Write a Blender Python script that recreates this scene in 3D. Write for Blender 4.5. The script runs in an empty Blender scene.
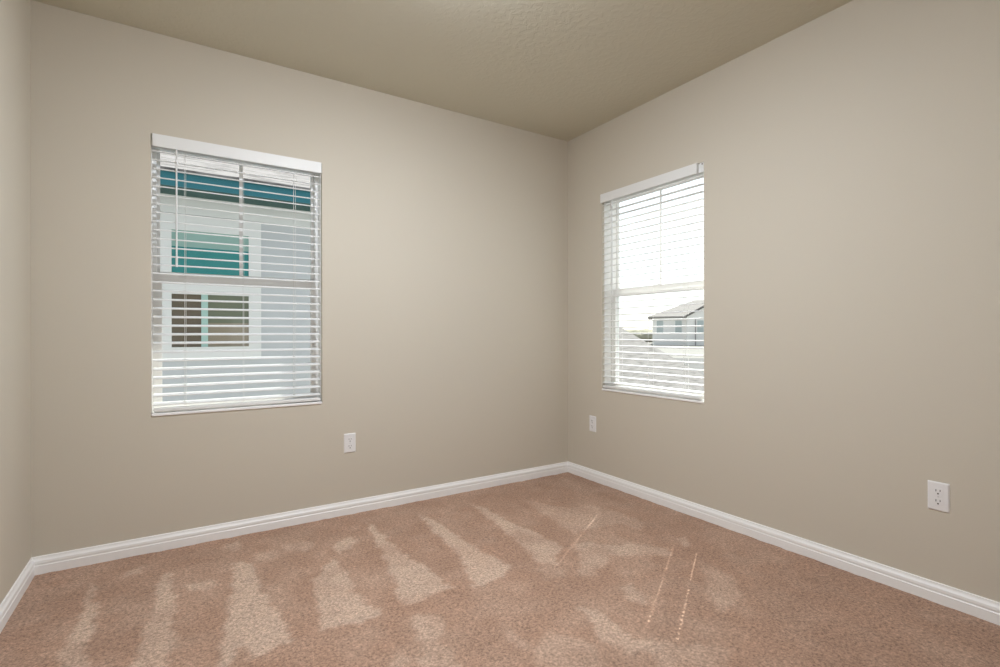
import bpy, bmesh, math, random
import numpy as np
from mathutils import Vector, Matrix

# ------------------------------------------------------------------ camera
sc = bpy.context.scene
col = sc.collection
CAM = Vector((-2.48976, -2.94599, 1.04519))
YAW, ROLL, FPX = 0.567705, -0.0016035, 504.08
fw = Vector((math.sin(YAW), math.cos(YAW), 0)); rt = Vector((math.cos(YAW), -math.sin(YAW), 0)); up = Vector((0, 0, 1))
c_, s_ = math.cos(ROLL), math.sin(ROLL)
rc = rt * c_ + up * s_
uc = up * c_ - rt * s_
cd = bpy.data.cameras.new('camera')
cd.sensor_width = 36; cd.lens = FPX * 36 / 1000; cd.clip_start = 0.02; cd.clip_end = 2000
cam = bpy.data.objects.new('camera', cd); col.objects.link(cam)
M = Matrix(((rc.x, uc.x, -fw.x, CAM.x), (rc.y, uc.y, -fw.y, CAM.y), (rc.z, uc.z, -fw.z, CAM.z), (0, 0, 0, 1)))
cam.matrix_world = M
sc.camera = cam

# ------------------------------------------------------------------ world, sun, exposure
SUN_DIR = Vector((1.0, 0.615, 1.646)).normalized()          # towards the sun
SKY_STRENGTH = 0.23
SUN_STRENGTH = 10.5
LAMP_STRENGTH = 192.0
w = bpy.data.worlds.new('world'); sc.world = w; w.use_nodes = True
nt = w.node_tree
sky = nt.nodes.new('ShaderNodeTexSky'); sky.sky_type = 'NISHITA'; sky.sun_disc = False
sky.sun_elevation = math.asin(SUN_DIR.z); sky.sun_rotation = math.atan2(SUN_DIR.x, SUN_DIR.y)
sky.air_density = 1.0; sky.dust_density = 1.0; sky.ozone_density = 1.0
bg = nt.nodes['Background']; bg.inputs['Strength'].default_value = SKY_STRENGTH
hs = nt.nodes.new('ShaderNodeHueSaturation'); hs.inputs['Saturation'].default_value = 0.32     # hazy, nearly white sky
nt.links.new(sky.outputs[0], hs.inputs['Color']); nt.links.new(hs.outputs[0], bg.inputs['Color'])
sd = bpy.data.lights.new('sun', 'SUN'); sd.energy = SUN_STRENGTH; sd.angle = math.radians(0.26); sd.color = (1.0, 0.97, 0.93)
sun = bpy.data.objects.new('sun', sd); col.objects.link(sun); sun.location = (12, 8, 20)
sun.rotation_euler = SUN_DIR.to_track_quat('Z', 'Y').to_euler()
vs = sc.view_settings
vs.view_transform = 'Standard'; vs.look = 'None'; vs.exposure = 0.0; vs.gamma = 1.0; vs.use_curve_mapping = False
sc.cycles.use_denoising = True
sc.cycles.max_bounces = 12; sc.cycles.diffuse_bounces = 8; sc.cycles.transparent_max_bounces = 16
sc.cycles.sample_clamp_indirect = 6.0

# ------------------------------------------------------------------ room numbers (metres; the far corner is the origin)
RW, RD, RH = 3.031, 3.55, 2.5          # width along -x, depth along -y, height
WT = 0.17                              # outer wall thickness
AX0, AX1 = -2.601, -1.804              # left window opening along x
BY0, BY1 = -1.174, -0.363              # right window opening along y
WZ0, WZ1 = 0.648, 2.010                # both openings
GROUND = -2.9

# ------------------------------------------------------------------ materials
def srgb(r, g, b):
    f = lambda v: (v / 255 / 12.92) if v / 255 <= 0.04045 else ((v / 255 + 0.055) / 1.055) ** 2.4
    return (f(r), f(g), f(b), 1)

def mat(name, color, rough=0.6, bump=None, spec=0.3, vary=0.0, vscale=3.0):
    m = bpy.data.materials.new(name); m.use_nodes = True
    n = m.node_tree; b = n.nodes['Principled BSDF']
    b.inputs['Base Color'].default_value = color if len(color) == 4 else (*color, 1)
    b.inputs['Roughness'].default_value = rough
    b.inputs['Specular IOR Level'].default_value = spec
    tc = n.nodes.new('ShaderNodeTexCoord')
    if vary:
        nz = n.nodes.new('ShaderNodeTexNoise'); nz.inputs['Scale'].default_value = vscale; nz.inputs['Detail'].default_value = 4
        n.links.new(tc.outputs['Object'], nz.inputs['Vector'])
        mx = n.nodes.new('ShaderNodeMix'); mx.data_type = 'RGBA'
        c = b.inputs['Base Color'].default_value
        mx.inputs['A'].default_value = [min(1, v * (1 - vary)) for v in c[:3]] + [1]
        mx.inputs['B'].default_value = [min(1, v * (1 + vary)) for v in c[:3]] + [1]
        n.links.new(nz.outputs['Fac'], mx.inputs['Factor']); n.links.new(mx.outputs['Result'], b.inputs['Base Color'])
    if bump:
        sc_, st, di = bump
        nz = n.nodes.new('ShaderNodeTexNoise'); nz.inputs['Scale'].default_value = sc_; nz.inputs['Detail'].default_value = 5
        n.links.new(tc.outputs['Object'], nz.inputs['Vector'])
        bp = n.nodes.new('ShaderNodeBump'); bp.inputs['Strength'].default_value = st; bp.inputs['Distance'].default_value = di
        n.links.new(nz.outputs['Fac'], bp.inputs['Height']); n.links.new(bp.outputs['Normal'], b.inputs['Normal'])
    return m

def ceiling_mat():
    m = mat('ceiling_paint', (0.60, 0.58, 0.485), 0.85, None, 0.1)
    n = m.node_tree; b = n.nodes['Principled BSDF']
    tc = n.nodes.new('ShaderNodeTexCoord')
    v = n.nodes.new('ShaderNodeTexNoise'); v.inputs['Scale'].default_value = 34; v.inputs['Detail'].default_value = 3; v.inputs['Distortion'].default_value = 0.6
    n.links.new(tc.outputs['Object'], v.inputs['Vector'])
    r = n.nodes.new('ShaderNodeValToRGB'); r.color_ramp.elements[0].position = 0.46; r.color_ramp.elements[1].position = 0.58
    n.links.new(v.outputs['Fac'], r.inputs['Fac'])
    bp = n.nodes.new('ShaderNodeBump'); bp.inputs['Strength'].default_value = 0.22; bp.inputs['Distance'].default_value = 0.003
    n.links.new(r.outputs['Color'], bp.inputs['Height']); n.links.new(bp.outputs['Normal'], b.inputs['Normal'])
    return m

def carpet_mat():
    m = bpy.data.materials.new('carpet_pile'); m.use_nodes = True
    n = m.node_tree; b = n.nodes['Principled BSDF']; L = n.links
    b.inputs['Roughness'].default_value = 1.0; b.inputs['Specular IOR Level'].default_value = 0.0
    b.inputs['Sheen Weight'].default_value = 0.12; b.inputs['Sheen Roughness'].default_value = 0.6
    tc = n.nodes.new('ShaderNodeTexCoord')
    at = n.nodes.new('ShaderNodeAttribute'); at.attribute_name = 'pile'; at.attribute_type = 'GEOMETRY'
    sw = n.nodes.new('ShaderNodeMix'); sw.data_type = 'RGBA'
    sw.inputs['A'].default_value = (0.372, 0.228, 0.157, 1)      # pile brushed one way
    sw.inputs['B'].default_value = (0.525, 0.378, 0.285, 1)      # and the other
    L.new(at.outputs['Fac'], sw.inputs['Factor'])
    def noise(scale, detail, rough=0.6):
        z = n.nodes.new('ShaderNodeTexNoise'); z.inputs['Scale'].default_value = scale; z.inputs['Detail'].default_value = detail
        z.inputs['Roughness'].default_value = rough
        L.new(tc.outputs['Object'], z.inputs['Vector']); return z
    n1 = noise(92, 6, 0.9); n2 = noise(200, 2); n3 = noise(4, 3)
    def ramp(src, lo, hi, a, c):
        r = n.nodes.new('ShaderNodeMapRange'); r.inputs['From Min'].default_value = lo; r.inputs['From Max'].default_value = hi
        r.inputs['To Min'].default_value = a; r.inputs['To Max'].default_value = c
        L.new(src, r.inputs['Value']); return r.outputs['Result']
    def mul(a, c):
        k = n.nodes.new('ShaderNodeMath'); k.operation = 'MULTIPLY'; L.new(a, k.inputs[0]); L.new(c, k.inputs[1]); return k.outputs[0]
    f = mul(mul(ramp(n1.outputs['Fac'], 0.36, 0.64, 0.42, 1.58), ramp(n2.outputs['Fac'], 0.3, 0.7, 0.85, 1.15)), ramp(n3.outputs['Fac'], 0.3, 0.7, 0.93, 1.07))
    vm = n.nodes.new('ShaderNodeVectorMath'); vm.operation = 'SCALE'
    L.new(sw.outputs['Result'], vm.inputs[0]); L.new(f, vm.inputs['Scale'])
    L.new(vm.outputs['Vector'], b.inputs['Base Color'])
    bp = n.nodes.new('ShaderNodeBump'); bp.inputs['Strength'].default_value = 0.6; bp.inputs['Distance'].default_value = 0.006
    L.new(n1.outputs['Fac'], bp.inputs['Height']); L.new(bp.outputs['Normal'], b.inputs['Normal'])
    return m

def glass_mat():
    m = bpy.data.materials.new('window_glass'); m.use_nodes = True
    n = m.node_tree; n.nodes.remove(n.nodes['Principled BSDF']); out = n.nodes['Material Output']
    t = n.nodes.new('ShaderNodeBsdfTransparent'); t.inputs['Color'].default_value = (0.95, 0.97, 0.96, 1)
    g = n.nodes.new('ShaderNodeBsdfGlossy'); g.inputs['Roughness'].default_value = 0.0
    ge = n.nodes.new('ShaderNodeNewGeometry')
    dp = n.nodes.new('ShaderNodeVectorMath'); dp.operation = 'DOT_PRODUCT'
    n.links.new(ge.outputs['Normal'], dp.inputs[0]); n.links.new(ge.outputs['Incoming'], dp.inputs[1])
    def mth(op, a, c=None):
        k = n.nodes.new('ShaderNodeMath'); k.operation = op
        for q, x in enumerate((a, c)):
            if x is None: continue
            if isinstance(x, (int, float)): k.inputs[q].default_value = x
            else: n.links.new(x, k.inputs[q])
        return k.outputs[0]
    p5 = mth('POWER', mth('SUBTRACT', 1.0, mth('ABSOLUTE', dp.outputs['Value'])), 5.0)      # Schlick, the same from both faces of the pane
    fr = mth('ADD', mth('MULTIPLY', p5, 0.9), 0.0005)
    mx = n.nodes.new('ShaderNodeMixShader')
    n.links.new(fr, mx.inputs[0]); n.links.new(t.outputs[0], mx.inputs[1]); n.links.new(g.outputs[0], mx.inputs[2])
    n.links.new(mx.outputs[0], out.inputs['Surface'])
    return m

def shingle_mat(name, a, c, row=0.14):
    # rows run along the object's x axis; v is the distance up the slope (uv map)
    m = bpy.data.materials.new(name); m.use_nodes = True
    n = m.node_tree; b = n.nodes['Principled BSDF']; L = n.links
    b.inputs['Roughness'].default_value = 0.95; b.inputs['Specular IOR Level'].default_value = 0.1
    uv = n.nodes.new('ShaderNodeUVMap'); uv.uv_map = 'slope'
    mp = n.nodes.new('ShaderNodeMapping'); mp.inputs['Scale'].default_value = (2.6, 1.0 / row * 1.6, 1)
    L.new(uv.outputs['UV'], mp.inputs['Vector'])
    nz = n.nodes.new('ShaderNodeTexNoise'); nz.inputs['Scale'].default_value = 1.0; nz.inputs['Detail'].default_value = 4; nz.inputs['Roughness'].default_value = 0.6
    L.new(mp.outputs['Vector'], nz.inputs['Vector'])
    rp = n.nodes.new('ShaderNodeValToRGB')                      # ragged courses of laminated shingles
    rp.color_ramp.elements[0].position = 0.34; rp.color_ramp.elements[0].color = [v * 0.5 for v in c[:3]] + [1]
    rp.color_ramp.elements[1].position = 0.52; rp.color_ramp.elements[1].color = a
    L.new(nz.outputs['Fac'], rp.inputs['Fac']); L.new(rp.outputs['Color'], b.inputs['Base Color'])
    bp = n.nodes.new('ShaderNodeBump'); bp.inputs['Distance'].default_value = 0.01; bp.inputs['Strength'].default_value = 0.4
    L.new(nz.outputs['Fac'], bp.inputs['Height']); L.new(bp.outputs['Normal'], b.inputs['Normal'])
    return m

def emit_mat(name, color, strength):
    m = bpy.data.materials.new(name); m.use_nodes = True
    b = m.node_tree.nodes['Principled BSDF']
    b.inputs['Base Color'].default_value = (0.8, 0.8, 0.8, 1); b.inputs['Emission Color'].default_value = color
    b.inputs['Emission Strength'].default_value = strength
    return m

MT = dict(
    wall=mat('wall_paint', (0.575, 0.528, 0.442), 0.75, (140, 0.12, 0.002), 0.15),
    ceiling=ceiling_mat(),
    carpet=carpet_mat(),
    trim=mat('trim_paint', (0.86, 0.855, 0.84), 0.4, None, 0.35),
    vinyl=mat('white_vinyl', (0.86, 0.86, 0.85), 0.35, None, 0.4),
    blind=mat('blind_white', (0.77, 0.77, 0.755), 0.45, (300, 0.04, 0.001), 0.3),
    cord=mat('cord_white', (0.78, 0.78, 0.76), 0.8),
    wand=mat('wand_white', (0.76, 0.77, 0.77), 0.25),
    plate=mat('outlet_plastic', (0.78, 0.77, 0.765), 0.35, None, 0.4),
    slot=mat('slot_dark', (0.03, 0.025, 0.022), 0.7),
    brown=mat('bracket_hole', (0.12, 0.06, 0.04), 0.6),
    metal=mat('screw_metal', (0.6, 0.6, 0.6), 0.35),
    glass=glass_mat(),
    stucco=mat('grey_stucco', (0.63, 0.65, 0.67), 0.9, (60, 0.3, 0.004), 0.1),
    stucco_own=mat('outer_stucco', (0.80, 0.80, 0.79), 0.9, (60, 0.3, 0.004), 0.1),
    nwhite=mat('exterior_white', (0.87, 0.87, 0.86), 0.6),
    fascia=mat('shade_tinted_fascia', (0.045, 0.20, 0.245), 0.5),  # blue shade on the board, put into its colour as teal
    soffit=mat('green_soffit', (0.07, 0.14, 0.13), 0.7),
    tealreflect=mat('teal_reflection', (0.05, 0.28, 0.28), 0.06, None, 0.6),  # neighbour's window glass: reflections painted in as flat colours, to the tan one
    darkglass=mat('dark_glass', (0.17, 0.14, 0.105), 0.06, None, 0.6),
    palereflect=mat('pale_teal_reflection', (0.33, 0.50, 0.46), 0.5),
    olivereflect=mat('olive_reflection', (0.19, 0.21, 0.15), 0.06, None, 0.6),
    tanreflect=mat('tan_reflection', (0.34, 0.29, 0.22), 0.06, None, 0.6),
    tealstrip=mat('pale_teal_strip', (0.45, 0.65, 0.60), 0.5),
    shingle=shingle_mat('pale_shingles', (0.29, 0.275, 0.27, 1), (0.235, 0.225, 0.22, 1)),
    shingle2=shingle_mat('grey_shingles', (0.255, 0.245, 0.235, 1), (0.28, 0.27, 0.255, 1)),
    hwall=mat('house_wall', (0.93, 0.91, 0.88), 0.9),
    hroof=mat('house_roof', (0.30, 0.285, 0.27), 0.9, None, 0.1, 0.1, 2.0),
    hglass=mat('house_glass', (0.48, 0.54, 0.54), 0.1, None, 0.6),
    hdark=mat('house_downpipe', (0.35, 0.34, 0.33), 0.6),
    asphalt=mat('asphalt', (0.17, 0.17, 0.165), 0.95, None, 0.1, 0.12, 0.6),
    earth=mat('bare_ground', (0.29, 0.285, 0.265), 1.0, None, 0.0, 0.15, 0.15),
    scrub=mat('scrub_green', (0.34, 0.33, 0.26), 1.0, None, 0.0, 0.35, 0.6),
    lamp=emit_mat('lamp_glow', (0.93, 1.0, 1.10, 1), LAMP_STRENGTH),
)

# ------------------------------------------------------------------ mesh helpers
def box(bm, x0, x1, y0, y1, z0, z1):
    vs_ = [bm.verts.new(p) for p in ((x0, y0, z0), (x1, y0, z0), (x1, y1, z0), (x0, y1, z0), (x0, y0, z1), (x1, y0, z1), (x1, y1, z1), (x0, y1, z1))]
    for f in ((3, 2, 1, 0), (4, 5, 6, 7), (0, 1, 5, 4), (1, 2, 6, 5), (2, 3, 7, 6), (3, 0, 4, 7)):
        bm.faces.new([vs_[i] for i in f])
    return vs_

def tube(bm, a, b, r, n=8):
    a, b = Vector(a), Vector(b); d = (b - a).normalized(); q = d.to_track_quat('Z', 'Y')
    A = [bm.verts.new(a + q @ Vector((r * math.cos(2 * math.pi * i / n), r * math.sin(2 * math.pi * i / n), 0))) for i in range(n)]
    B = [bm.verts.new(b + q @ Vector((r * math.cos(2 * math.pi * i / n), r * math.sin(2 * math.pi * i / n), 0))) for i in range(n)]
    for i in range(n):
        j = (i + 1) % n; bm.faces.new((A[i], A[j], B[j], B[i]))
    bm.faces.new(A[::-1]); bm.faces.new(B)

def poly_prism(bm, pts, axis_pts):
    """pts: list of Vectors (a planar outline); axis_pts: offset Vector."""
    A = [bm.verts.new(p) for p in pts]; B = [bm.verts.new(Vector(p) + Vector(axis_pts)) for p in pts]
    n = len(pts)
    bm.faces.new(A[::-1]); bm.faces.new(B)
    for i in range(n):
        j = (i + 1) % n; bm.faces.new((A[i], A[j], B[j], B[i]))

def build(name, bm, m, parent=None, bevel=0.0, smooth=False, kind=None, label=None, loc=None):
    bmesh.ops.recalc_face_normals(bm, faces=bm.faces)
    if bevel:
        bmesh.ops.bevel(bm, geom=[e for e in bm.edges if e.is_manifold and e.calc_face_angle(0) > 0.6], offset=bevel, segments=2, affect='EDGES', clamp_overlap=True)
    me = bpy.data.meshes.new(name); bm.to_mesh(me); bm.free()
    if m: me.materials.append(m)
    if smooth:
        for p in me.polygons: p.use_smooth = True
    o = bpy.data.objects.new(name, me); col.objects.link(o)
    if parent: o.parent = parent
    if kind: o['kind'] = kind
    if label: o['label'] = label
    if loc is not None: o.location = loc
    return o

def thing(name, label, cat, loc, rotz=0.0, group=None):
    o = bpy.data.objects.new(name, None); o.empty_display_size = 0.05; col.objects.link(o)
    o.location = loc; o.rotation_euler = (0, 0, rotz); o['label'] = label; o['category'] = cat
    if group: o['group'] = group
    return o

def BM(): return bmesh.new()

def boxes(name, lst, m, parent=None, **k):
    bm = BM()
    for b in lst: box(bm, *b)
    return build(name, bm, m, parent, **k)

# ------------------------------------------------------------------ the room
def wall_with_hole(name, fixed, run, hole, axis):
    """A solid wall slab with one rectangular opening; axis 'x': runs along x at y=fixed[0]..fixed[1]."""
    bm = BM(); (a0, a1), (h0, h1, z0, z1) = run, hole
    P = lambda u, t, z: (u, t, z) if axis == 'x' else (t, u, z)
    us, zs, ts = [a0, h0, h1, a1], [0 if False else -0.3, z0, z1, RH], fixed
    V = {}
    def v(i, j, k):
        if (i, j, k) not in V: V[(i, j, k)] = bm.verts.new(P(us[i], ts[k], zs[j]))
        return V[(i, j, k)]
    for i in range(3):
        for j in range(3):
            if i == 1 and j == 1: continue
            for k in (0, 1): bm.faces.new((v(i, j, k), v(i + 1, j, k), v(i + 1, j + 1, k), v(i, j + 1, k)))
    for (a, b) in (((1, 1), (2, 1)), ((2, 1), (2, 2)), ((2, 2), (1, 2)), ((1, 2), (1, 1))):
        bm.faces.new((v(*a, 0), v(*b, 0), v(*b, 1), v(*a, 1)))
    ring = [(i, 0) for i in range(4)] + [(3, j) for j in range(1, 4)] + [(i, 3) for i in (2, 1, 0)] + [(0, j) for j in (2, 1)]
    for q in range(len(ring)):
        a, b = ring[q], ring[(q + 1) % len(ring)]
        bm.faces.new((v(*a, 0), v(*b, 0), v(*b, 1), v(*a, 1)))
    o = build(name, bm, MT['wall'], kind='structure')
    o.data.materials.append(MT['stucco_own'])
    k = 1 if axis == 'x' else 0
    for p in o.data.polygons:
        if p.normal[k] > 0.9 and abs(p.center[k] - fixed[1]) < 1e-4: p.material_index = 1      # outdoor face
    return o

wall_with_hole('wall_back', (0.0, WT), (-RW - 0.12, WT), (AX0, AX1, WZ0, WZ1), 'x')
wall_with_hole('wall_right', (0.0, WT), (-RD - 0.12, 0.0), (BY0, BY1, WZ0, WZ1), 'y')
boxes('wall_left', [(-RW - 0.12, -RW, -RD - 0.12, 0, -0.3, RH)], MT['wall'], kind='structure')
boxes('wall_front', [(-RW, 0, -RD - 0.12, -RD, -0.3, RH)], MT['wall'], kind='structure')
boxes('ceiling', [(-RW - 0.12, WT, -RD - 0.12, WT, RH, RH + 0.2)], MT['ceiling'], kind='structure')

# floor: a fine grid whose 'pile' attribute says which way the carpet was brushed by the vacuum cleaner
MARKS = [[(x, y) for x, y in m] for m in [[(-2.798, -0.239), (-2.787, -0.245), (-2.752, -0.593), (-2.733, -0.942), (-2.813, -0.89), (-2.809, -0.63)], [(-2.552, -0.313), (-2.526, -0.308), (-2.509, -0.584), (-2.496, -0.9), (-2.519, -1.079), (-2.618, -1.015), (-2.585, -0.715)], [(-2.683, -0.185), (-2.626, -0.165), (-2.612, -0.242), (-2.668, -0.249)], [(-2.486, -0.469), (-2.414, -0.454), (-2.358, -0.511), (-2.376, -0.569), (-2.452, -0.529)], [(-2.277, -0.342), (-2.209, -0.398), (-2.204, -0.688), (-2.182, -0.895), (-2.162, -1.114), (-2.236, -1.131), (-2.299, -1.163), (-2.297, -1.092), (-2.317, -1.047), (-2.344, -1.092), (-2.371, -1.151), (-2.382, -1.144), (-2.339, -0.819)], [(-2.3, -0.078), (-2.238, -0.089), (-2.231, -0.206), (-2.299, -0.202)], [(-2.074, -0.266), (-1.975, -0.258), (-1.925, -0.319), (-1.966, -0.403), (-2.039, -0.356)], [(-1.825, -0.369), (-1.748, -0.345), (-1.732, -0.414), (-1.789, -0.49), (-1.85, -0.504), (-1.863, -0.443)], [(-1.927, -0.591), (-1.886, -0.569), (-1.881, -0.689), (-1.888, -0.891), (-1.878, -1.016), (-1.855, -1.122), (-1.936, -1.131), (-2.061, -1.095), (-2.029, -0.892), (-2.021, -0.707), (-1.972, -0.675)], [(-1.623, -0.18), (-1.604, -0.227), (-1.585, -0.648), (-1.561, -0.861), (-1.54, -1.086), (-1.647, -1.102), (-1.759, -1.109), (-1.714, -0.872), (-1.66, -0.49)], [(-1.311, -0.233), (-1.28, -0.329), (-1.264, -0.841), (-1.229, -1.074), (-1.333, -1.128), (-1.46, -1.128), (-1.407, -0.971), (-1.37, -0.732), (-1.342, -0.463)], [(-0.979, -0.243), (-0.953, -0.344), (-0.915, -0.771), (-0.905, -1.031), (-1.055, -1.163), (-1.107, -1.082), (-1.073, -0.896), (-1.027, -0.649)], [(-0.679, -0.326), (-0.686, -0.475), (-0.718, -0.709), (-0.763, -0.933), (-0.637, -0.917), (-0.44, -0.959), (-0.424, -1.087), (-0.308, -1.026), (-0.314, -0.837), (-0.379, -0.652), (-0.515, -0.626)], [(-0.844, -1.042), (-0.736, -1.04), (-0.724, -1.148), (-0.836, -1.268), (-0.959, -1.326), (-1.022, -1.274), (-0.922, -1.188)], [(-0.778, -1.099), (-0.594, -1.175), (-0.471, -1.324), (-0.539, -1.385), (-0.657, -1.296), (-0.808, -1.187)], [(-0.352, -1.273), (-0.286, -1.27), (-0.355, -1.357), (-0.417, -1.358)], [(-1.098, -1.1), (-1.049, -1.155), (-1.063, -1.269), (-1.181, -1.246)], [(-0.964, -1.466), (-0.891, -1.463), (-0.929, -1.572), (-0.989, -1.595), (-1.013, -1.545)], [(-1.2, -1.476), (-1.166, -1.507), (-1.174, -1.62), (-1.177, -1.719), (-1.122, -1.781), (-1.085, -1.838), (-1.145, -1.861), (-1.235, -1.773), (-1.266, -1.689)], [(-1.755, -1.217), (-1.695, -1.208), (-1.662, -1.277), (-1.701, -1.355), (-1.78, -1.392), (-1.802, -1.345)], [(-1.782, -1.358), (-1.735, -1.452), (-1.732, -1.583), (-1.862, -1.499)], [(-1.374, -1.536), (-1.344, -1.625), (-1.318, -1.72), (-1.394, -1.799), (-1.55, -1.699), (-1.513, -1.595)], [(-1.504, -1.431), (-1.481, -1.551), (-1.527, -1.586), (-1.544, -1.511)], [(-0.465, -1.482), (-0.482, -1.643), (-0.621, -1.797), (-0.768, -1.787), (-0.685, -1.664)], [(-1.173, -1.844), (-0.993, -1.864), (-0.957, -1.951), (-1.115, -2.021), (-1.293, -1.907)], [(-1.888, -1.354), (-1.856, -1.405), (-1.928, -1.5), (-1.978, -1.468)], [(-2.184, -0.289), (-2.096, -0.293), (-2.09, -0.4), (-2.183, -0.39)]]]
WEIGHT = [0.85, 0.85, 0.5, 0.6, 1.0, 0.5, 0.6, 0.9, 1.0, 1.0, 0.95, 0.9, 0.45, 0.45, 0.5, 0.5, 0.4, 0.55, 0.6, 0.55, 0.5, 0.4, 0.4, 0.4, 0.45, 0.4, 0.35]

def make_floor():
    st = 0.012
    xs = np.arange(-RW, 0.0 + st, st); ys = np.arange(-RD, 0.0 + st, st)
    xs[-1] = 0; ys[-1] = 0
    nx, ny = len(xs), len(ys)
    X, Y = np.meshgrid(xs, ys)
    rng = np.random.default_rng(4)
    def vnoise(scale, seed):
        r = np.random.default_rng(seed); g = r.random((64, 64))
        u = (X + 10) * scale; v = (Y + 10) * scale
        i = np.floor(u).astype(int); j = np.floor(v).astype(int); fu = u - i; fv = v - j
        fu = fu * fu * (3 - 2 * fu); fv = fv * fv * (3 - 2 * fv)
        G = lambda a, b: g[a % 64, b % 64]
        return (G(i, j) * (1 - fu) + G(i + 1, j) * fu) * (1 - fv) + (G(i, j + 1) * (1 - fu) + G(i + 1, j + 1) * fu) * fv - 0.5
    WX = X + 0.022 * vnoise(12, 1) + 0.03 * vnoise(45, 2); WY = Y + 0.022 * vnoise(12, 3) + 0.03 * vnoise(45, 5)
    pile = np.zeros_like(X)
    for poly, wgt in zip(MARKS, WEIGHT):
        inside = np.zeros(X.shape, bool); dist = np.full(X.shape, 9.0)
        n = len(poly)
        for k in range(n):
            (x0, y0), (x1, y1) = poly[k], poly[(k + 1) % n]
            cond = ((y0 > WY) != (y1 > WY))
            with np.errstate(divide='ignore', invalid='ignore'):
                xi = (x1 - x0) * (WY - y0) / (y1 - y0 if y1 != y0 else 1e-9) + x0
            inside ^= cond & (WX < xi)
            ex, ey = x1 - x0, y1 - y0; l2 = ex * ex + ey * ey + 1e-12
            t = np.clip(((WX - x0) * ex + (WY - y0) * ey) / l2, 0, 1)
            dist = np.minimum(dist, np.hypot(WX - x0 - t * ex, WY - y0 - t * ey))
        sdf = np.where(inside, dist, -dist)
        pile = np.maximum(pile, wgt * np.clip(0.5 + sdf / 0.022, 0, 1))
    pile = pile * (0.88 + 0.5 * vnoise(9, 7)) + 0.10 + 0.38 * vnoise(5, 8) + 0.34 * vnoise(13, 9)
    pile = np.clip(pile, 0, 1.2)
    Z = 0.004 * (vnoise(30, 11)) - 0.002
    verts = np.stack([X.ravel(), Y.ravel(), Z.ravel()], 1)
    idx = np.arange(nx * ny).reshape(ny, nx)
    faces = np.stack([idx[:-1, :-1].ravel(), idx[:-1, 1:].ravel(), idx[1:, 1:].ravel(), idx[1:, :-1].ravel()], 1)
    me = bpy.data.meshes.new('floor')
    me.from_pydata(verts.tolist(), [], faces.tolist())
    a = me.attributes.new('pile', 'FLOAT', 'POINT'); a.data.foreach_set('value', pile.ravel().astype(np.float32))
    for p in me.polygons: p.use_smooth = True
    me.materials.append(MT['carpet'])
    o = bpy.data.objects.new('floor', me); col.objects.link(o); o['kind'] = 'structure'
    o['label'] = 'pinkish brown cut pile carpet with pale wedge shaped vacuum marks'
    o['category'] = 'carpet'
make_floor()
boxes('floor_slab', [(-RW, 0, -RD, 0, -0.3, -0.02)], MT['trim'], kind='structure')

# baseboards: a moulded profile swept along each wall, mitred into the corners
PROF = [(0, 0), (0.014, 0), (0.0145, 0.036), (0.0125, 0.0385), (0.0125, 0.043), (0.0138, 0.046), (0.0128, 0.056), (0.009, 0.062), (0.0072, 0.066), (0.0058, 0.0735), (0, 0.0745)]
def baseboard(name, p0, p1, nrm, m0, m1):
    p0, p1, nrm = Vector(p0), Vector(p1), Vector(nrm); d = (p1 - p0).normalized(); bm = BM()
    A = [bm.verts.new(p0 + nrm * t + d * t * m0 + up * (z - 0.006 if z == 0 else z)) for t, z in PROF]
    B = [bm.verts.new(p1 + nrm * t - d * t * m1 + up * (z - 0.006 if z == 0 else z)) for t, z in PROF]
    n = len(PROF)
    bm.faces.new(A[::-1]); bm.faces.new(B)
    for i in range(n):
        j = (i + 1) % n; bm.faces.new((A[i], A[j], B[j], B[i]))
    return build(name, bm, MT['trim'], kind='structure')
baseboard('baseboard_back', (-RW, 0, 0), (0, 0, 0), (0, -1, 0), 1, 1)
baseboard('baseboard_right', (0, 0, 0), (0, -RD, 0), (-1, 0, 0), 1, 1)
baseboard('baseboard_left', (-RW, -RD, 0), (-RW, 0, 0), (1, 0, 0), 1, 1)
baseboard('baseboard_front', (0, -RD, 0), (-RW, -RD, 0), (0, 1, 0), 1, 1)

# the roof edge above the back wall: soffit, fascia
boxes('roof_eave', [(-RW - 1.5, WT + 0.3, WT, WT + 0.46, RH + 0.02, RH + 0.20)], MT['nwhite'], kind='structure')

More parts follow.
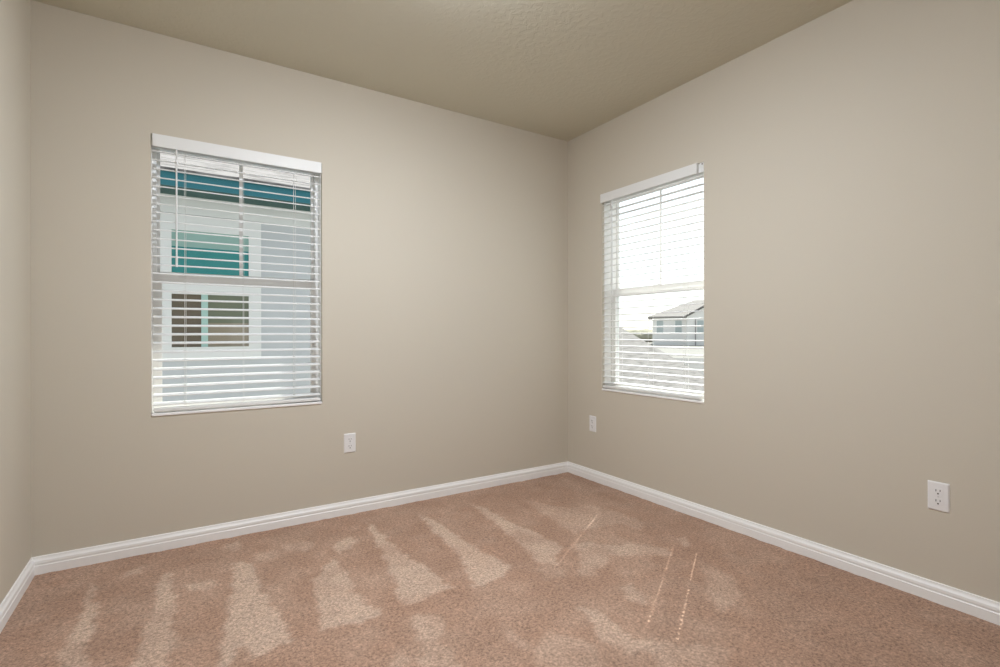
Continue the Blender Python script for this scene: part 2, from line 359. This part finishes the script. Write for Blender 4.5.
# ------------------------------------------------------------------ windows (built in a local frame: x along the wall seen from inside, y outwards)
def window(name, label, loc, rotz, W, z0, z1):
    H_ = z1 - z0
    root = bpy.data.objects.new(name, None); col.objects.link(root); root.location = loc; root.rotation_euler = (0, 0, rotz)
    root['kind'] = 'structure'; root['label'] = label
    MID = z0 + H_ * 0.501           # meeting rail centre
    fy0, fy1 = 0.082, 0.150
    fr = 0.020
    # main frame lining the opening
    bm = BM()
    box(bm, 0, fr, fy0, fy1, z0, z1); box(bm, W - fr, W, fy0, fy1, z0, z1)
    box(bm, fr, W - fr, fy0, fy1, z1 - fr, z1); box(bm, fr, W - fr, fy0, fy1, z0, z0 + fr)
    build('window_frame', bm, MT['vinyl'], root, bevel=0.002)
    # white lining of the reveal
    boxes('jamb_lining', [(0.0, 0.003, 0.024, fy0, z0, z1), (W - 0.003, W, 0.024, fy0, z0, z1), (0.003, W - 0.003, 0.024, fy0, z1 - 0.003, z1)], MT['trim'], root)
    # upper sash (outer track)
    us = boxes('upper_sash', [(fr, fr + 0.014, 0.120, 0.142, MID, z1 - fr), (W - fr - 0.014, W - fr, 0.120, 0.142, MID, z1 - fr),
                       (fr + 0.014, W - fr - 0.014, 0.120, 0.142, z1 - fr - 0.014, z1 - fr), (fr + 0.014, W - fr - 0.014, 0.120, 0.142, MID, MID + 0.03)],
               MT['vinyl'], root, bevel=0.002)
    boxes('pane', [(fr + 0.014, W - fr - 0.014, 0.129, 0.1315, MID + 0.03, z1 - fr - 0.014)], MT['glass'], us)
    boxes('muntin', [(W / 2 - 0.008, W / 2 + 0.008, 0.1255, 0.1285, MID + 0.03, z1 - fr - 0.014)], MT['vinyl'], us, bevel=0.001)
    # lower sash (inner track)
    ls = boxes('lower_sash', [(fr, fr + 0.022, 0.088, 0.116, z0 + fr, MID + 0.02), (W - fr - 0.022, W - fr, 0.088, 0.116, z0 + fr, MID + 0.02),
                       (fr + 0.022, W - fr - 0.022, 0.088, 0.116, MID - 0.030, MID + 0.02), (fr + 0.022, W - fr - 0.022, 0.088, 0.116, z0 + fr, z0 + fr + 0.035)],
               MT['vinyl'], root, bevel=0.002)
    boxes('pane', [(fr + 0.022, W - fr - 0.022, 0.100, 0.1025, z0 + fr + 0.035, MID - 0.030)], MT['glass'], ls)
    bm = BM(); box(bm, W / 2 - 0.03, W / 2 + 0.03, 0.096, 0.114, MID + 0.02, MID + 0.028); tube(bm, (W / 2, 0.105, MID + 0.028), (W / 2, 0.105, MID + 0.034), 0.009)
    build('sash_lock', bm, MT['vinyl'], ls, bevel=0.001)
    # sill board, a hair proud of the wall
    boxes('window_sill', [(0.001, W - 0.001, -0.006, fy0, z0, z0 + 0.014)], MT['trim'], root, bevel=0.003)
    return root

window('window_1', 'white single hung window in the wall facing the camera', (AX0, 0, 0), 0.0, AX1 - AX0, WZ0, WZ1)
window('window_2', 'white single hung window in the right wall', (0, BY1, 0), -math.pi / 2, BY1 - BY0, WZ0, WZ1)

# ------------------------------------------------------------------ faux wood blinds (same local frame as the windows)
def blind(label, loc, rotz, W, z0, z1, tilt_deg, val, ends):
    root = thing('window_blind', label, 'blind', loc, rotz, 'white faux wood blinds')
    PITCH, SW, TH = 0.0425, 0.0445, 0.0036
    yc = 0.028
    lad = [0.137, W / 2 - 0.004, W - 0.147]
    route = [lad[0], lad[2]]
    ztop = z1 - 0.062
    x0, x1 = ends[0], W - ends[1]
    rail_z = z0 + 0.020
    # headrail behind the valance
    boxes('headrail', [(0.004, W - 0.004, 0.006, 0.056, z1 - 0.052, z1 - 0.004)], MT['blind'], root, bevel=0.002)
    # valance with short returns
    vx0, vx1, vy = val
    bm = BM()
    box(bm, vx0, vx1, vy, vy + 0.007, z1 - 0.059, z1 + 0.001)
    box(bm, vx0, vx0 + 0.006, vy + 0.007, 0.0055, z1 - 0.059, z1 + 0.001)
    box(bm, vx1 - 0.006, vx1, vy + 0.007, 0.0055, z1 - 0.059, z1 + 0.001)
    build('valance', bm, MT['blind'], root, bevel=0.0012)
    # mounting brackets at the two ends of the headrail
    for bx in (0.0, W - 0.030):
        br = boxes('mounting_bracket', [(bx + 0.002, bx + 0.028, 0.002, 0.0055, z1 - 0.056, z1 - 0.002)], MT['blind'], root)
        bm = BM(); tube(bm, (bx + 0.019, 0.0018, z1 - 0.010), (bx + 0.019, 0.0005, z1 - 0.010), 0.0042, 10)
        build('bracket_hole', bm, MT['brown'], br, label='dark brown hole in the bracket')
    # slats, with the slots the lift cords pass through
    t = math.radians(tilt_deg); ca, sa = math.cos(t), math.sin(t)
    n = int((ztop - (rail_z + 0.030)) / PITCH) + 1
    start = rail_z + 0.036
    n = int((ztop - start) / PITCH) + 1
    bm = BM()
    us = [x0]
    for r in route: us += [r - 0.0058, r + 0.0058]
    us += [x1]
    vsx = [-SW / 2, -0.009, 0.009, SW / 2]
    crown = [0.0, 0.0016, 0.0016, 0.0]
    random.seed(hash(W) % 7)
    for k in range(n):
        zc = start + k * PITCH
        V = {}
        def v(i, j, s):
            key = (i, j, s)
            if key not in V:
                a, h = vsx[j], crown[j] + (TH / 2 if s else -TH / 2)
                V[key] = bm.verts.new((us[i], yc + a * ca - h * sa, zc + a * sa + h * ca))
            return V[key]
        hole = lambda i, j: i in (1, 3) and j == 1
        for i in range(5):
            for j in range(3):
                if hole(i, j):
                    for a, b in (((i, j), (i + 1, j)), ((i + 1, j), (i + 1, j + 1)), ((i + 1, j + 1), (i, j + 1)), ((i, j + 1), (i, j))):
                        bm.faces.new((v(*a, 0), v(*b, 0), v(*b, 1), v(*a, 1)))
                    continue
                for s in (0, 1): bm.faces.new((v(i, j, s), v(i + 1, j, s), v(i + 1, j + 1, s), v(i, j + 1, s)))
        for i in range(5):
            for j in (0, 3): bm.faces.new((v(i, j, 0), v(i + 1, j, 0), v(i + 1, j, 1), v(i, j, 1)))
        for j in range(3):
            for i in (0, 5): bm.faces.new((v(i, j, 0), v(i, j + 1, 0), v(i, j + 1, 1), v(i, j, 1)))
    build('slat_panel', bm, MT['blind'], root)
    # bottom rail
    boxes('bottom_rail', [(x0, x1, yc - 0.026, yc + 0.026, rail_z - 0.001, rail_z + 0.017)], MT['blind'], root, bevel=0.004)
    # ladder strings in front of and behind the slats, with a rung under each slat
    for lx in lad:
        bm = BM()
        yf, yb = yc - SW / 2 * ca - 0.0015, yc + SW / 2 * ca + 0.0015
        for yy in (yf, yb): tube(bm, (lx + 0.006, yy, rail_z + 0.016), (lx + 0.006, yy, z1 - 0.05), 0.0008, 5)
        for k in range(n):
            zc = start + k * PITCH - TH / 2 - 0.001
            tube(bm, (lx + 0.006, yf, zc - SW / 2 * sa), (lx + 0.006, yb, zc + SW / 2 * sa), 0.0006, 4)
        build('ladder_cord', bm, MT['cord'], root)
    for lx in route:
        bm = BM(); tube(bm, (lx, yc, rail_z + 0.016), (lx, yc, z1 - 0.05), 0.0008, 5)
        build('lift_cord', bm, MT['cord'], root)
    # tilt wand
    bm = BM(); wz = z1 - 0.635
    tube(bm, (0.104, -0.004, z1 - 0.058), (0.104, -0.004, wz + 0.05), 0.0038, 6)
    tube(bm, (0.104, -0.004, wz + 0.05), (0.104, -0.004, wz), 0.0052, 8)
    wd = build('tilt_wand', bm, MT['wand'], root)
    bm = BM(); tube(bm, (0.104, -0.004, z1 - 0.045), (0.104, 0.0055, z1 - 0.040), 0.003, 6); tube(bm, (0.104, -0.004, z1 - 0.062), (0.104, -0.004, z1 - 0.042), 0.003, 6)
    build('wand_hook', bm, MT['metal'], wd)
    return root

blind('white slatted blind with the neighbouring grey house seen through it', (AX0, 0, 0), 0.0, AX1 - AX0, WZ0, WZ1, 11.5, (0.006, AX1 - AX0 - 0.004, -0.008), (0.007, 0.010))
blind('white slatted blind on the right wall with bright sky behind it', (0, BY1, 0), -math.pi / 2, BY1 - BY0, WZ0, WZ1, 6.0, (-0.001, BY1 - BY0 - 0.036, -0.013), (0.003, 0.025))

# ------------------------------------------------------------------ electrical outlets
def outlet(label, loc, rotz):
    root = thing('electrical_outlet', label, 'outlet', loc, rotz, 'duplex wall outlets')
    w2, h2 = 0.035, 0.057
    bm = BM()
    f = [(-w2, 0), (w2, 0)]
    vb = [bm.verts.new((x, 0, z)) for x, z in ((-w2, -h2), (w2, -h2), (w2, h2), (-w2, h2))]
    vf = [bm.verts.new((x, -0.0055, z)) for x, z in ((-w2 + .005, -h2 + .005), (w2 - .005, -h2 + .005), (w2 - .005, h2 - .005), (-w2 + .005, h2 - .005))]
    bm.faces.new(vf); bm.faces.new(vb[::-1])
    for i in range(4):
        j = (i + 1) % 4; bm.faces.new((vb[i], vb[j], vf[j], vf[i]))
    build('cover_plate', bm, MT['plate'], root, bevel=0.0012)
    for s in (-1, 1):
        bm = BM(); zc = s * 0.0195; N = 20
        pts = []
        for i in range(N):
            a = 2 * math.pi * i / N
            pts.append(Vector((0.0172 * math.cos(a), -0.0054, zc + max(-0.0135, min(0.0135, 0.0172 * math.sin(a))))))
        poly_prism(bm, pts, (0, -0.0016, 0))
        r = build('receptacle', bm, MT['plate'], root)
        bm = BM()
        box(bm, -0.0075, -0.0052, -0.0074, -0.0069, zc - 0.0005, zc + 0.0082)
        box(bm, 0.0052, 0.0075, -0.0074, -0.0069, zc + 0.0008, zc + 0.0078)
        tube(bm, (0, -0.0069, zc - 0.0078), (0, -0.0074, zc - 0.0078), 0.0030, 10)
        build('socket_slots', bm, MT['slot'], r, label='three dark socket openings')
    bm = BM(); tube(bm, (0, -0.005, 0), (0, -0.0066, 0), 0.0028, 10)
    build('screw', bm, MT['metal'], root)
    return root
outlet('white outlet plate below and right of the blind facing the camera', (-1.650, 0, 0.4095), 0.0)
outlet('small white outlet plate under the bright blind, beside the room corner', (0, -0.272, 0.401), -math.pi / 2)
outlet('white outlet plate low on the bare right wall, nearest the camera', (0, -2.2105, 0.4095), -math.pi / 2)

# ------------------------------------------------------------------ ceiling lamp, added unseen to light the room (above the picture)
def added_ceiling_lamp(loc):
    root = thing('added_ceiling_light', 'round flush ceiling light added out of view, with a glowing white dome', 'light', loc)
    def lathe(name, prof, m, N=40):
        bm = BM(); rings = []
        for r, z in prof: rings.append([bm.verts.new((r * math.cos(2 * math.pi * i / N), r * math.sin(2 * math.pi * i / N), z)) for i in range(N)])
        for a, b in zip(rings, rings[1:]):
            for i in range(N):
                j = (i + 1) % N; bm.faces.new((a[i], a[j], b[j], b[i]))
        bm.faces.new(rings[0]); bm.faces.new(rings[-1][::-1])
        return build(name, bm, m, root, smooth=True)
    lathe('base_pan', [(0.175, 0), (0.178, -0.040), (0.165, -0.043)], MT['trim'])
    lathe('lamp_shade', [(0.162, -0.0435), (0.158, -0.055), (0.148, -0.066), (0.12, -0.079), (0.08, -0.088), (0.04, -0.092), (0.01, -0.093)], MT['lamp'])
    return root
added_ceiling_lamp((-1.68, -1.52, RH))

# ------------------------------------------------------------------ outdoors: the house next door
def slope_uv(o, vaxis):
    me = o.data; uv = me.uv_layers.new(name='slope')
    for l in me.loops:
        p = me.vertices[l.vertex_index].co
        uv.data[l.index].uv = (p.x, (p.y / abs(vaxis[0])) if vaxis else p.y)

NB = thing('neighbour_house', 'grey stucco house next door with shade-tinted teal fascia and white trimmed window', 'house', (0, 3.1, GROUND))
G = GROUND
# local: y=0 is the wall facing us, z measured from the ground
hx0, hx1 = -8.0, 2.2
zs = 2.44 - G            # soffit height above ground
boxes('wall', [(hx0, hx1, 0, 7.0, 0, zs + 0.02)], MT['stucco'], NB)
boxes('frieze', [(hx0, hx1, -0.03, 0.0, 2.26 - G, zs)], MT['nwhite'], NB, label='pale band under the soffit')
boxes('soffit', [(hx0 - 0.4, hx1 + 0.4, -0.40, 0.0, zs, zs + 0.02)], MT['soffit'], NB, label='dark green soffit')
boxes('fascia', [(hx0 - 0.4, hx1 + 0.4, -0.425, -0.40, zs - 0.005, zs + 0.155)], MT['fascia'], NB, label='fascia board tinted teal for the blue shade on it')
bm = BM()
e = zs + 0.15; pitch = 0.42
run = 4.0
pts = [Vector((0, -0.46, e)), Vector((0, -0.46 + run, e + run * pitch)), Vector((0, -0.46 + 2 * run, e)), Vector((0, -0.46 + 2 * run, e - 0.03)), Vector((0, -0.46 + run, e + run * pitch - 0.04)), Vector((0, -0.46, e - 0.03))]
pts = [p + Vector((hx0 - 0.45, 0, 0)) for p in pts]
poly_prism(bm, pts, (hx1 - hx0 + 0.9, 0, 0))
rf = build('roof', bm, MT['shingle'], NB); slope_uv(rf, (math.cos(math.atan(pitch)),))
# the window: trim, two sashes, glass coloured with its reflections, a pale upright strip
nw = boxes('window_trim', [(-2.645, -2.548, -0.035, 0, 0.80 - G, 2.243 - G), (-1.852, -1.732, -0.035, 0, 0.80 - G, 2.243 - G),
                           (-2.548, -1.852, -0.035, 0, 2.095 - G, 2.243 - G), (-2.548, -1.852, -0.045, 0, 0.80 - G, 0.912 - G),
                           (-2.548, -1.852, -0.03, 0, 1.45 - G, 1.62 - G)], MT['nwhite'], NB, label='white window trim')
boxes('upper_pane', [(-2.548, -1.852, -0.012, 0, 1.62 - G, 1.93 - G)], MT['tealreflect'], nw, label='glass coloured with its teal reflection')
boxes('reflection_band', [(-2.548, -1.852, -0.010, 0, 1.93 - G, 2.095 - G)], MT['palereflect'], nw, label='pale green reflection painted at the top of the glass')  # lighter top of the reflection, painted as its own box
boxes('lower_pane', [(-2.548, -2.262, -0.012, 0, 0.912 - G, 1.45 - G)], MT['darkglass'], nw, label='dark glass with a brown reflection in its colour')
boxes('lower_pane', [(-2.262, -1.852, -0.012, 0, 1.16 - G, 1.45 - G)], MT['olivereflect'], nw, label='glass coloured with an olive reflection')
boxes('lower_pane', [(-2.262, -1.852, -0.012, 0, 0.912 - G, 1.16 - G)], MT['tanreflect'], nw, label='glass coloured with a tan reflection')
boxes('upright_strip', [(-2.292, -2.232, -0.022, -0.012, 0.912 - G, 1.45 - G)], MT['tealstrip'], nw, label='pale teal upright')

GA = thing('garage', 'lower grey shingled garage roof seen through the right blind', 'garage', (0, 0, GROUND))
# eave runs along x at y=4.2, ridge beyond; its right rake edge is the diagonal in the window
gx0, gx1 = 3.62, 9.35
ye, ze, sl = 4.25, 1.24 + 0.44 * (4.25 - 8.5), 0.44
yr = 9.6; zr = ze + sl * (yr - ye)
bm = BM()
pts = [Vector((gx0, ye, ze - G)), Vector((gx0, yr, zr - G)), Vector((gx0, 2 * yr - ye, ze - G)), Vector((gx0, 2 * yr - ye, ze - G - 0.12)), Vector((gx0, yr, zr - G - 0.13)), Vector((gx0, ye, ze - G - 0.12))]
poly_prism(bm, pts, (gx1 - gx0, 0, 0))
rf = build('roof', bm, MT['shingle2'], GA); slope_uv(rf, (math.cos(math.atan(sl)),))
bm = BM()
y0g, y1g = ye + 0.35, 2 * yr - ye - 0.35; hz = ze + sl * 0.35 - G - 0.14
pts = [Vector((gx0 + 0.2, y0g, 0)), Vector((gx0 + 0.2, y0g, hz)), Vector((gx0 + 0.2, yr, zr - G - 0.15)), Vector((gx0 + 0.2, y1g, hz)), Vector((gx0 + 0.2, y1g, 0))]
poly_prism(bm, pts, (gx1 - gx0 - 0.5, 0, 0))
build('wall', bm, MT['stucco'], GA)

# ------------------------------------------------------------------ outdoors: ground, road, distant house, scrub
def terrain_z(x, y):
    r = math.hypot(x + 2.5, y + 2.95)
    t = min(1, max(0, (r - 30) / 52)); t = t * t * (3 - 2 * t)
    return GROUND + 1.83 * t
def make_ground():
    bm = BM()
    N = 48; radii = [2, 8, 16, 26, 34, 42, 50, 58, 66, 74, 82, 95, 120, 180, 300, 600]
    rings = []
    for r in radii:
        rings.append([bm.verts.new((-2.5 + r * math.cos(2 * math.pi * i / N), -2.95 + r * math.sin(2 * math.pi * i / N), terrain_z(-2.5 + r * math.cos(2 * math.pi * i / N), -2.95 + r * math.sin(2 * math.pi * i / N)))) for i in range(N)])
    for a, b in zip(rings, rings[1:]):
        for i in range(N):
            j = (i + 1) % N; bm.faces.new((a[i], a[j], b[j], b[i]))
    bm.faces.new(rings[0][::-1])
    build('ground', bm, MT['earth'], kind='structure', smooth=True)
make_ground()

# road crossing the view
def make_road():
    bm = BM()
    d0 = (fw + rt * 0.36).normalized(); side = Vector((d0.y, -d0.x, 0))
    rows = []
    for s in range(-6, 13):
        row = []
        for dist in (18, 24, 30, 36, 42, 48, 54, 60):
            p = Vector((CAM.x, CAM.y, 0)) + d0 * dist + side * (s * 5.0)
            row.append(bm.verts.new((p.x, p.y, terrain_z(p.x, p.y) + 0.04)))
        rows.append(row)
    for a, b in zip(rows, rows[1:]):
        for i in range(len(a) - 1): bm.faces.new((a[i], a[i + 1], b[i + 1], b[i]))
    build('road', bm, MT['asphalt'], kind='structure')
make_road()

# distant two storey house
hr = math.atan2(-rt.y * 1.0, rt.x)
HX, HY, HZ = 68.86, 58.30, -1.06
DH = thing('house', 'pale two storey house far off with a grey hip roof and front gable', 'house', (HX, HY, HZ), math.atan2(rt.y, rt.x) - 0.30)
EV = 4.95
bm = BM(); box(bm, 0, 17, 0, 15, -0.6, EV); build('wall', bm, MT['hwall'], DH)
bm = BM()
b0 = [(-0.8, -0.8, EV - 0.15), (17.8, -0.8, EV - 0.15), (17.8, 15.8, EV - 0.15), (-0.8, 15.8, EV - 0.15)]
bt = [(p[0], p[1], EV + 0.1) for p in b0]
vb = [bm.verts.new(p) for p in b0]; vt = [bm.verts.new(p) for p in bt]; r0 = bm.verts.new((7.6, 7.5, EV + 3.4)); r1 = bm.verts.new((10, 7.5, EV + 3.4))
bm.faces.new(vb[::-1])
for i in range(4): bm.faces.new((vb[i], vb[(i + 1) % 4], vt[(i + 1) % 4], vt[i]))
bm.faces.new((vt[0], vt[1], r1, r0)); bm.faces.new((vt[1], vt[2], r1)); bm.faces.new((vt[2], vt[3], r0, r1)); bm.faces.new((vt[3], vt[0], r0))
build('roof', bm, MT['hroof'], DH)
bm = BM()
poly_prism(bm, [Vector((5.7, -1.2, -0.6)), Vector((11.5, -1.2, -0.6)), Vector((11.5, -1.2, EV)), Vector((8.6, -1.2, EV + 1.65)), Vector((5.7, -1.2, EV))], (0, 4.5, 0))
build('gable_wall', bm, MT['hwall'], DH)
bm = BM()
poly_prism(bm, [Vector((5.0, -1.7, EV - 0.25)), Vector((8.6, -1.7, EV + 1.8)), Vector((12.2, -1.7, EV - 0.25)), Vector((12.2, -1.7, EV - 0.02)), Vector((8.6, -1.7, EV + 2.05)), Vector((5.0, -1.7, EV - 0.02))], (0, 7.0, 0))
build('gable_roof', bm, MT['hroof'], DH)
def hwin(x, y, z, w_, h_):
    f = boxes('window', [(x - 0.12, x, y - 0.08, y, z - 0.12, z + h_ + 0.12), (x + w_, x + w_ + 0.12, y - 0.08, y, z - 0.12, z + h_ + 0.12), (x, x + w_, y - 0.08, y, z - 0.12, z),
                         (x, x + w_, y - 0.08, y, z + h_, z + h_ + 0.12), (x, x + w_, y - 0.08, y, z + h_ / 2 - 0.12, z + h_ / 2 + 0.12)], MT['nwhite'], DH)
    boxes('pane', [(x, x + w_, y - 0.04, y, z, z + h_)], MT['hglass'], f)
for wx in (0.75, 3.85): hwin(wx, 0, 2.2, 1.05, 2.1)
for wx in (7.4, 8.75): hwin(wx, -1.2, 2.2, 1.0, 2.1)
boxes('downpipe', [(7.0, 7.16, -1.36, -1.2, -0.5, EV - 0.25)], MT['hdark'], DH, label='dark downpipe')

# low scrub along the horizon
def make_scrub():
    rnd = random.Random(11); bm = BM()
    for k in range(150):
        ang = 0.08 + 0.30 * rnd.random(); dist = 120 + 45 * rnd.random()
        d = fw + rt * math.tan(ang)
        p = Vector((CAM.x, CAM.y, 0)) + d * dist
        r = 1.1 + 1.3 * rnd.random()
        res = bmesh.ops.create_icosphere(bm, subdivisions=2, radius=r)
        for v in res['verts']:
            j = 1 + 0.25 * (rnd.random() - 0.5)
            v.co = Vector((v.co.x * 1.9 * j, v.co.y * 1.9 * j, v.co.z * 0.85 * j)) + Vector((p.x, p.y, terrain_z(p.x, p.y) + r * 0.5))
    o = build('undergrowth', bm, MT['scrub'], kind='stuff', label='low green scrub along the far horizon')
    o['category'] = 'scrub'
make_scrub()
